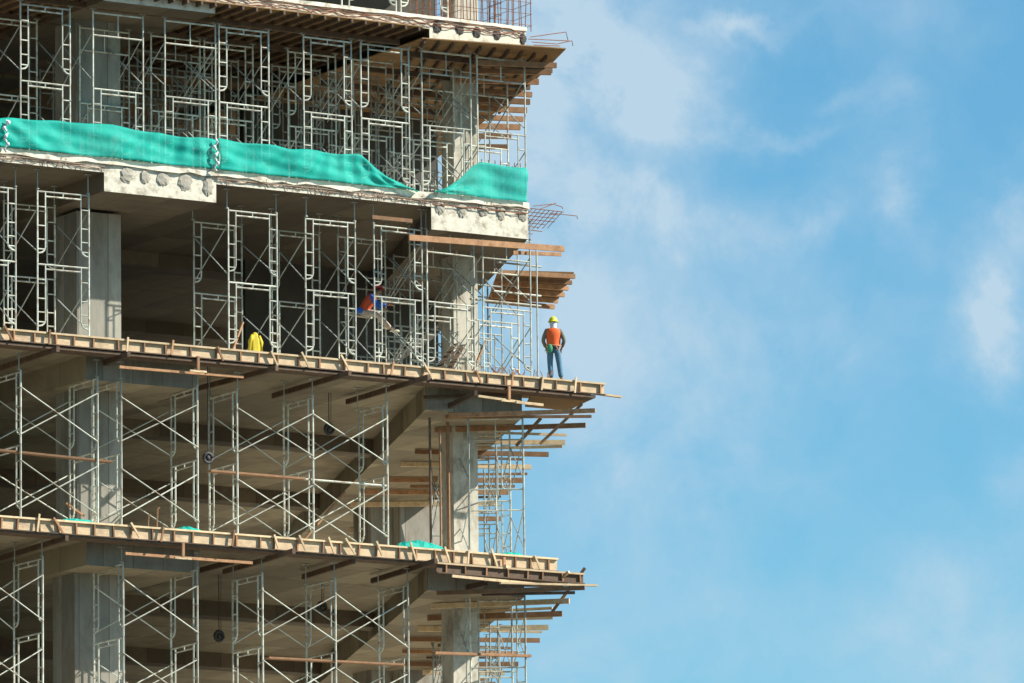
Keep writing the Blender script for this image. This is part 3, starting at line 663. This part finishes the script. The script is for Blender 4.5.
# ------------------------------------------------------------------ green nets
def net(name, top, zb, y, lab, seed, ripple=.06, n_h=14, close=None):
    """cloth hung along the edge: top is a list of photo points, bottom rests on the slab"""
    rd = random.Random(seed); x0 = top[0][0]; x1 = top[-1][0]; n = int((x1-x0)/2.2)
    T = [at(px, py, 1, y) for px, py in top]; xs = [t.x for t in T]; cols = []
    ph = [rd.uniform(0, 6.28) for _ in range(6)]
    for i in range(n+1):
        x = xs[0]+(xs[-1]-xs[0])*i/n; j = max(a for a in range(len(xs)-1) if xs[a] <= x+1e-6); u = (x-xs[j])/(xs[j+1]-xs[j])
        zt_ = T[j].z*(1-u)+T[j+1].z*u + .02*sin(x*4.3+ph[0])+.03*abs(sin(x*1.31+ph[5]))-.02; cols.append((x, zt_))
    me_v = []; me_f = []
    for i, (x, zt_) in enumerate(cols):
        for j in range(n_h):
            v = j/(n_h-1); zz = zb+(zt_-zb)*v
            yy = y + ripple*(sin(x*2.1+ph[1]+v*2)+.6*sin(x*5.3+ph[2]-v*3)+.45*sin(x*9+ph[3]+v*9*sin(x*.9+ph[4]))+.3*sin(v*14+x*2.5+ph[5]))*(.35+.65*sin(pi*v)) - .06*(1-v)
            me_v.append((x, yy, zz))
    for i in range(len(cols)-1):
        for j in range(n_h-1): a = i*n_h+j; me_f.append((a, a+n_h, a+n_h+1, a+1))
    mb = MB(); mb.v = me_v; mb.f = me_f; c = Vector((cols[0][0], y, zb)); o = mb.build(name, 'net', None, origin=c, smooth=True)
    md = o.modifiers.new('cloth_thickness', 'SOLIDIFY'); md.thickness = .006; tag(o, lab, 'safety net'); return o
net('safety_net', [(-8, 118), (20, 119), (80, 122), (130, 128), (170, 135), (195, 138), (217, 140)], LV[3]+.02, -.06, 'teal safety net along the floor edge, left length up to the knotted white tie', 1)
net('safety_net', [(218, 139), (250, 143), (275, 145), (290, 149), (330, 152), (361, 155), (372, 165), (385, 176), (405, 186), (417, 191.5)], LV[3]+.015, -.07, 'teal safety net, middle length sagging down to the floor at its right end', 2)
net('safety_net', [(431, 193), (445, 188), (460, 178), (472, 167), (480, 163), (505, 165), (526, 168)], LV[3]+.01, -.08, 'teal safety net, short right length rising toward the building corner', 3, .06)
for px, y0_, y1_, lab in [(6, 120, 152, 'knotted pale cord tie on the teal net at the far left'), (216, 139, 171, 'knotted white cord tie joining the left and middle teal nets')]:
    pts = []; n = 12
    for i in range(n+1):
        p = at(px+1.8*sin(i*1.6), y0_+(y1_-y0_)*i/n, 1, -.2); pts.append(p)
    mb = MB().tube(pts, .030, 5)
    for q in (3, 6, 9): mb.blob(pts[q], .055, 7, 5)
    if px < 50: mb.blob(pts[1]+Vector((0, -.02, 0)), .065, 8, 6)
    o = mb.build('cord_tie', 'cord', None, origin=pts[0], smooth=True); tag(o, lab, 'cord')
# heaps of spare net on the lower floor
for px, w, h, lab in [(75, 32, .12, 'flat scrap of teal net on the lower floor, leftmost'), (186, 20, .14, 'small teal net scrap on the lower floor, second from left'), (418, 40, .26, 'largest folded teal net bundle on the lower floor, before the corner column'), (510, 24, .12, 'small teal net scrap at the right end of the lower floor')]:
    x = xat(px, .3, LV[1]); rd2 = random.Random(int(px)); W2 = w/38/.85/2
    mb = MB(); NX, NY = 16, 8
    for a in range(NX+1):
        for b in range(NY+1):
            u, v = a/NX*2-1, b/NY*2-1; e = max(0, 1-u*u)**.5*max(0, 1-v*v)**.35
            mb.v.append((x+u*W2*(1+.12*sin(b*2.1))+rd2.uniform(-.02, .02), .3+v*.28+rd2.uniform(-.02, .02), LV[1]+.01+h*e*(.8+.25*sin(a*1.1+b*.7+px)*rd2.uniform(.6, 1))))
    for a in range(NX):
        for b in range(NY): q = a*(NY+1)+b; mb.f.append((q, q+NY+1, q+NY+2, q+1))
    o = mb.build('net_bundle', 'net', None, origin=(x, .3, LV[1])); tag(o, lab, 'safety net')
# ------------------------------------------------------------------ yellow cloth hung over the brace
cx = at(254.5, 352, 1, .45); rd = random.Random(5)
mb = MB(); prof = [(0, .13, .10), (.14, .17, .12), (.30, .15, .11), (.42, .14, .10), (.50, .10, .08), (.57, .07, .06), (.60, .03, .03)]
sg = 18; base = LV[2]+.01
for (h, rx, ry) in prof:
    for j in range(sg):
        a = 2*pi*j/sg; k = 1+.22*sin(a*5+h*3)*(1-h)+rd.uniform(-.04, .04)
        mb.v.append((cx.x+rx*k*cos(a)+.03*h, .45+ry*k*sin(a), base+h))
for i in range(len(prof)-1):
    for j in range(sg): mb.f.append((i*sg+j, i*sg+(j+1) % sg, (i+1)*sg+(j+1) % sg, (i+1)*sg+j))
mb.f.append(tuple((len(prof)-1)*sg+j for j in range(sg)))
rc = mb.build('raincoat', 'yellow_cloth', None, origin=(cx.x, .45, base), smooth=True); tag(rc, "bright yellow crumpled coat hung low on the scaffold of the worker's storey", 'coat')
MB().tube([(-.10, -.08, .50), (-.19, -.10, .34), (-.20, -.10, .06)], [.05, .055, .04], 7).build('sleeve', 'yellow_cloth', rc, smooth=True)
MB().tube([(.10, -.06, .50), (.17, -.08, .32), (.17, -.08, .10)], [.05, .055, .04], 7).build('sleeve', 'yellow_cloth', rc, smooth=True)
# leaning boards by the corner column
for (p, q, lab) in [((436, 372), (455, 344), "dark board leaning at the foot of the corner column, worker's storey"), ((447, 373), (463, 345), 'brown board leaning right beside the darker one at the column foot')]:
    a, b = at(*p, 1, 1.3), at(*q, 1, 2.3); timber('leaning_board', a, b, .15, .03, 'timber_dark' if 'board'  in lab else 'plywood', lab, 'board')
# hanging hoists
for px, py, v, k, lab in [(329, 429, 3.2, 2, 'dark pulley hook hanging from the ceiling behind the middle scaffold'), (208, 458, 1.0, 2, 'small black bag of tools hung on a scaffold post below the yellow coat'), (219, 636, 5.0, 1, 'round dark pulley hanging in the bottom storey'), (322, 607, 5.0, 1, 'dark hook hanging in the bottom storey, right of the round pulley')]:
    c = at(px, py, 1, v); r = empty('hanging_pulley', c); tag(r, lab, 'pulley')
    top = LV[k]-THK[k]-c.z
    MB().tube([(0, 0, .1), (0, 0, top)], .012, 5).tube([(.06, 0, .1), (.07, 0, top)], .008, 5).build('rope', 'hoist', r)
    MB().tube([(.13*cos(a*pi/6), 0, .13*sin(a*pi/6)) for a in range(13)], .045, 7).blob((0, 0, 0), (.07, .06, .08), 8, 6).build('block', 'hoist', r, smooth=True)
# ------------------------------------------------------------------ people
def skinned(name, verts, edges, rad, m, parent=None, sub=1, root=0):
    me = bpy.data.meshes.new(name); me.from_pydata([tuple(v) for v in verts], edges, []); o = bpy.data.objects.new('tmp', me); C.objects.link(o)
    sk = o.modifiers.new('s', 'SKIN'); sk.use_smooth_shade = True
    for i, v in enumerate(me.skin_vertices[0].data):
        r = rad[i]; v.radius = r if isinstance(r, tuple) else (r, r); v.use_root = (i == root)
    ss = o.modifiers.new('u', 'SUBSURF'); ss.levels = sub; ss.render_levels = sub
    bpy.context.view_layer.update(); dg = bpy.context.evaluated_depsgraph_get()
    m2 = bpy.data.meshes.new_from_object(o.evaluated_get(dg)); bpy.data.objects.remove(o); bpy.data.meshes.remove(me)
    m2.name = name; m2.materials.clear(); m2.materials.append(MATS[m])
    for p in m2.polygons: p.material_index = 0; p.use_smooth = True
    r = bpy.data.objects.new(name, m2); C.objects.link(r)
    if parent: r.parent = parent
    return r
def V(*a): return Vector(a)
def person(loc, rz, J, cl, label):
    """J: joints in the figure's own frame (x right, y forward, z up)"""
    names = ['pelvis', 'waist', 'chest', 'neck', 'head', 'crown', 'shl', 'ell', 'wrl', 'shr', 'elr', 'wrr', 'hpl', 'knl', 'anl', 'tol', 'hpr', 'knr', 'anr', 'tor']
    rad = dict(pelvis=(.135, .10), waist=(.115, .09), chest=(.135, .105), neck=.055, head=(.075, .09), crown=(.06, .07), shl=.062, ell=.042, wrl=.028, shr=.062, elr=.042, wrr=.028,
               hpl=.085, knl=.058, anl=.038, tol=.036, hpr=.085, knr=.058, anr=.038, tor=.036)
    E = [('pelvis', 'waist'), ('waist', 'chest'), ('chest', 'neck'), ('neck', 'head'), ('head', 'crown'), ('chest', 'shl'), ('shl', 'ell'), ('ell', 'wrl'), ('chest', 'shr'), ('shr', 'elr'), ('elr', 'wrr'),
         ('pelvis', 'hpl'), ('hpl', 'knl'), ('knl', 'anl'), ('anl', 'tol'), ('pelvis', 'hpr'), ('hpr', 'knr'), ('knr', 'anr'), ('anr', 'tor')]
    verts = [J[n] for n in names]; rads = [rad[n] for n in names]; edges = [(names.index(a), names.index(b)) for a, b in E]
    # hands: palm + five bent fingers as chains grown from the wrist
    for side in 'lr':
        w = J['wr'+side]; e = J['el'+side]; d = (w-e).normalized(); s_ = d.cross(V(0, 0, 1)); s_ = s_.normalized() if s_.length > .1 else V(1, 0, 0); u = s_.cross(d)
        wi = names.index('wr'+side); pi_ = len(verts); verts.append(w+d*.05); rads.append((.022, .034)); edges.append((wi, pi_))
        k2 = len(verts); verts.append(w+d*.09); rads.append((.018, .034)); edges.append((pi_, k2))
        for f, (off, L) in enumerate(((-.030, .060), (-.010, .075), (.010, .070), (.030, .052))):
            a = len(verts); verts.append(w+d*.10+s_*off); rads.append(.0085); edges.append((k2, a))
            verts.append(w+d*(.10+L*.5)+s_*off*1.15-u*.012); rads.append(.008); edges.append((a, a+1))
            verts.append(w+d*(.10+L*.8)+s_*off*1.15-u*.038); rads.append(.007); edges.append((a+1, a+2))
        a = len(verts); verts.append(w+d*.045-s_*.045); rads.append(.011); edges.append((pi_, a)); verts.append(w+d*.085-s_*.062-u*.02); rads.append(.008); edges.append((a, a+1))
    root = skinned('person', verts, edges, rads, 'skin', None, 1, 0)
    root.location = loc; root.rotation_euler = (0, 0, rz); tag(root, label, 'person')
    def cloth(nm, chain, edges_, grow, m, sub=1, rt=0):
        vs = [J[n] if isinstance(n, str) else n[0] for n in chain]
        rr = []
        for n in chain:
            r0 = rad[n] if isinstance(n, str) else n[1]; rr.append((r0[0]+grow, r0[1]+grow) if isinstance(r0, tuple) else (r0+grow, r0+grow))
        return skinned(nm, vs, edges_, rr, m, root, sub, rt)
    # trousers, shirt, vest
    def lerp(a, b, t): return J[a].lerp(J[b], t)
    tw = [(lerp('pelvis', 'waist', .45), (.125, .10)), 'pelvis', 'hpl', 'knl', (lerp('knl', 'anl', .98), .052), 'hpr', 'knr', (lerp('knr', 'anr', .98), .052)]
    cloth('trousers', tw, [(0, 1), (1, 2), (2, 3), (3, 4), (1, 5), (5, 6), (6, 7)], .022, cl['trousers'], 1, 1)
    sh = [(lerp('pelvis', 'waist', .55), (.125, .10)), 'waist', 'chest', 'shl', 'ell', (lerp('ell', 'wrl', .88), .034), 'shr', 'elr', (lerp('elr', 'wrr', .88), .034), (lerp('chest', 'neck', .75), .06)]
    cloth('shirt', sh, [(0, 1), (1, 2), (2, 3), (3, 4), (4, 5), (2, 6), (6, 7), (7, 8), (2, 9)], .016, cl['shirt'], 1, 2)
    sx_ = (J['shr']-J['shl']).normalized(); mb = MB(); sg = 18
    ch = [(lerp('pelvis', 'waist', .30), .185, .150), (lerp('pelvis', 'waist', .9), .182, .145), (lerp('waist', 'chest', .5), .195, .152), (J['chest'], .215, .158), (lerp('chest', 'neck', .45), .215, .140), (lerp('chest', 'neck', .72), .175, .115), (lerp('chest', 'neck', .92), .085, .085)]
    for i, (c_, ra, rb) in enumerate(ch):
        ax_ = (ch[min(i+1, 6)][0]-ch[max(i-1, 0)][0]).normalized(); sy_ = ax_.cross(sx_).normalized()
        for j in range(sg):
            a = 2*pi*j/sg; w_ = 1+.035*sin(a*4+i*1.3); mb.v.append(tuple(c_+sx_*ra*w_*cos(a)+sy_*rb*w_*sin(a)))
    for i in range(6):
        for j in range(sg): mb.f.append((i*sg+j, i*sg+(j+1) % sg, (i+1)*sg+(j+1) % sg, (i+1)*sg+j))
    mb.build('vest', cl['vest'], root, smooth=True)
    for side in 'lr':
        a, t = J['an'+side], J['to'+side]; f = (t-a); f.z = 0; f.normalize()
        MB().tube([a+V(0, 0, .06), a-f*.01+V(0, 0, -.03), a+f*.08+V(0, 0, -.045), a+f*.18+V(0, 0, -.055), a+f*.22+V(0, 0, -.055)], [.05, .056, .048, .042, .02], 8).build('boot', cl['boot'], root, smooth=True)
    # head details
    hd = J['head']; face = cl.get('face', V(0, 1, 0)); sd = face.cross(V(0, 0, 1)).normalized()
    if cl.get('scarf'):
        nk = J['neck']; MB().tube([nk-V(0, 0, .06), nk+V(0, 0, .0), nk+V(0, 0, .06), hd+V(0, -.01, .0), hd+V(0, -.01, .05)], [.10, .085, .085, .098, .095], 10).build('neck_cloth', cl['scarf'], root, smooth=True)
    else:
        MB().blob(hd+V(0, 0, .04)-face*.02, (.088, .1, .09), 10, 7).build('hair', 'hair', root, smooth=True)
    nose = MB().blob(hd+face*.100+V(0, 0, -.005), (.014, .016, .022), 6, 5); nose.build('nose', 'skin', root, smooth=True)
    for s in (-1, 1):
        MB().blob(hd+face*.086+sd*s*.03+V(0, 0, .025), .010, 6, 5).build('eye', 'hair', root)
        MB().blob(hd+sd*s*.088+V(0, 0, .0), (.014, .018, .03), 6, 5).build('ear', 'skin', root)
    MB().tube([hd+face*.088+sd*.024+V(0, 0, -.045), hd+face*.094+V(0, 0, -.047), hd+face*.088-sd*.024+V(0, 0, -.045)], .006, 5).build('mouth', 'leather', root)
    # helmet: domed shell with brim
    mb = MB(); R_, sg = .135, 16; top = hd+V(0, 0, .065)
    rows = [(1.22, -.005), (1.20, .008), (1.0, .012), (.97, .05), (.85, .09), (.62, .125), (.30, .145), (.02, .15)]
    for (q, h) in rows:
        for j in range(sg):
            a = 2*pi*j/sg; mb.v.append(tuple(top+sd*(R_*.88*q*cos(a))+face*(R_*q*sin(a)*(1.12 if sin(a) > 0 and q > 1.1 else 1))+V(0, 0, h)))
    for i in range(len(rows)-1):
        for j in range(sg): mb.f.append((i*sg+j, i*sg+(j+1) % sg, (i+1)*sg+(j+1) % sg, (i+1)*sg+j))
    mb.build('helmet', cl['helmet'], root, smooth=True)
    return root
RZ = -radians(32)
ft = at(554.0, 383, 1, .42)
J = dict(pelvis=V(0, 0, .95), waist=V(0, -.01, 1.10), chest=V(.0, -.01, 1.32), neck=V(0, .0, 1.50), head=V(0, .03, 1.60), crown=V(0, .03, 1.69),
         shl=V(-.19, -.01, 1.41), ell=V(-.285, -.04, 1.14), wrl=V(-.20, .12, .95), shr=V(.19, -.01, 1.40), elr=V(.295, -.05, 1.14), wrr=V(.22, .08, .94),
         hpl=V(-.095, 0, .90), knl=V(-.10, .02, .50), anl=V(-.075, -.02, .095), tol=V(-.10, .12, .04), hpr=V(.10, 0, .90), knr=V(.15, .02, .50), anr=V(.20, -.02, .095), tor=V(.22, .12, .04))
p1 = person(V(ft.x, .42, LV[2]+.0), RZ, J, dict(trousers='jeans', shirt='olive_cloth', vest='orange_cloth', boot='boot', scarf='white_cloth', helmet='helmet_yellow'),
            'worker in orange vest, jeans and yellow helmet standing back-on at the floor edge')
MB().blob((-.10, -.16, .90), (.085, .05, .13), 10, 7).build('pouch', 'green_pouch', p1, smooth=True)
MB().tube([(-.19, -.06, 1.0), (-.12, -.145, .99), (0, -.165, .985), (.12, -.145, .98), (.20, -.05, .98)], .026, 7).build('tool_belt', 'leather', p1, smooth=True)
MB().tube([(.05, -.165, .99), (.10, -.17, .9), (.13, -.15, .84)], .02, 6).build('tool_loop', 'leather', p1, smooth=True)
hp = at(363, 312, 1, 1.55)
J = dict(pelvis=V(0, 0, 0), waist=V(.07, 0, .14), chest=V(.20, .0, .33), neck=V(.31, 0, .47), head=V(.40, 0, .56), crown=V(.45, 0, .63),
         shl=V(.22, .17, .42), ell=V(.45, .22, .22), wrl=V(.66, .20, .22), shr=V(.24, -.17, .40), elr=V(.36, -.24, .12), wrr=V(.56, -.22, .05),
         hpl=V(.02, .10, -.03), knl=V(.38, .16, .02), anl=V(.56, .16, -.36), tol=V(.68, .16, -.42), hpr=V(.02, -.10, -.03), knr=V(.38, -.14, -.10), anr=V(.76, -.12, -.50), tor=V(.9, -.12, -.55))
p2 = person(V(hp.x, 1.55, hp.z), RZ, J, dict(trousers='khaki_cloth', shirt='blue_cloth', vest='red_cloth', boot='shoe_pale', helmet='helmet_red', face=V(1, -.2, 0).normalized()),
            'worker in blue shirt, orange-red vest and red helmet sitting among the scaffold frames')
MB().blob((-.10, -.12, .02), (.13, .09, .09), 10, 7).build('bag', 'blue_cloth', p2, smooth=True)

# loose odds and ends among the frames
LOOSE = [((232, 352), (243, 322), 1.2, 'thin batten leaning on the scaffold just left of the yellow coat'), ((472, 374), (486, 340), 1.4, 'thin batten leaning right of the boards at the corner column foot'),
         ((300, 545), (345, 492), 2.6, 'long thin raking batten under the middle scaffold, lower floor'), ((66, 503), (84, 516), 2.0, 'short batten lying across the frames before the left column')]
for p, q, v, lab in LOOSE:
    timber('batten', at(*p, 1, v), at(*q, 1, v+.1), .05, .05, 'timber', lab, 'batten')
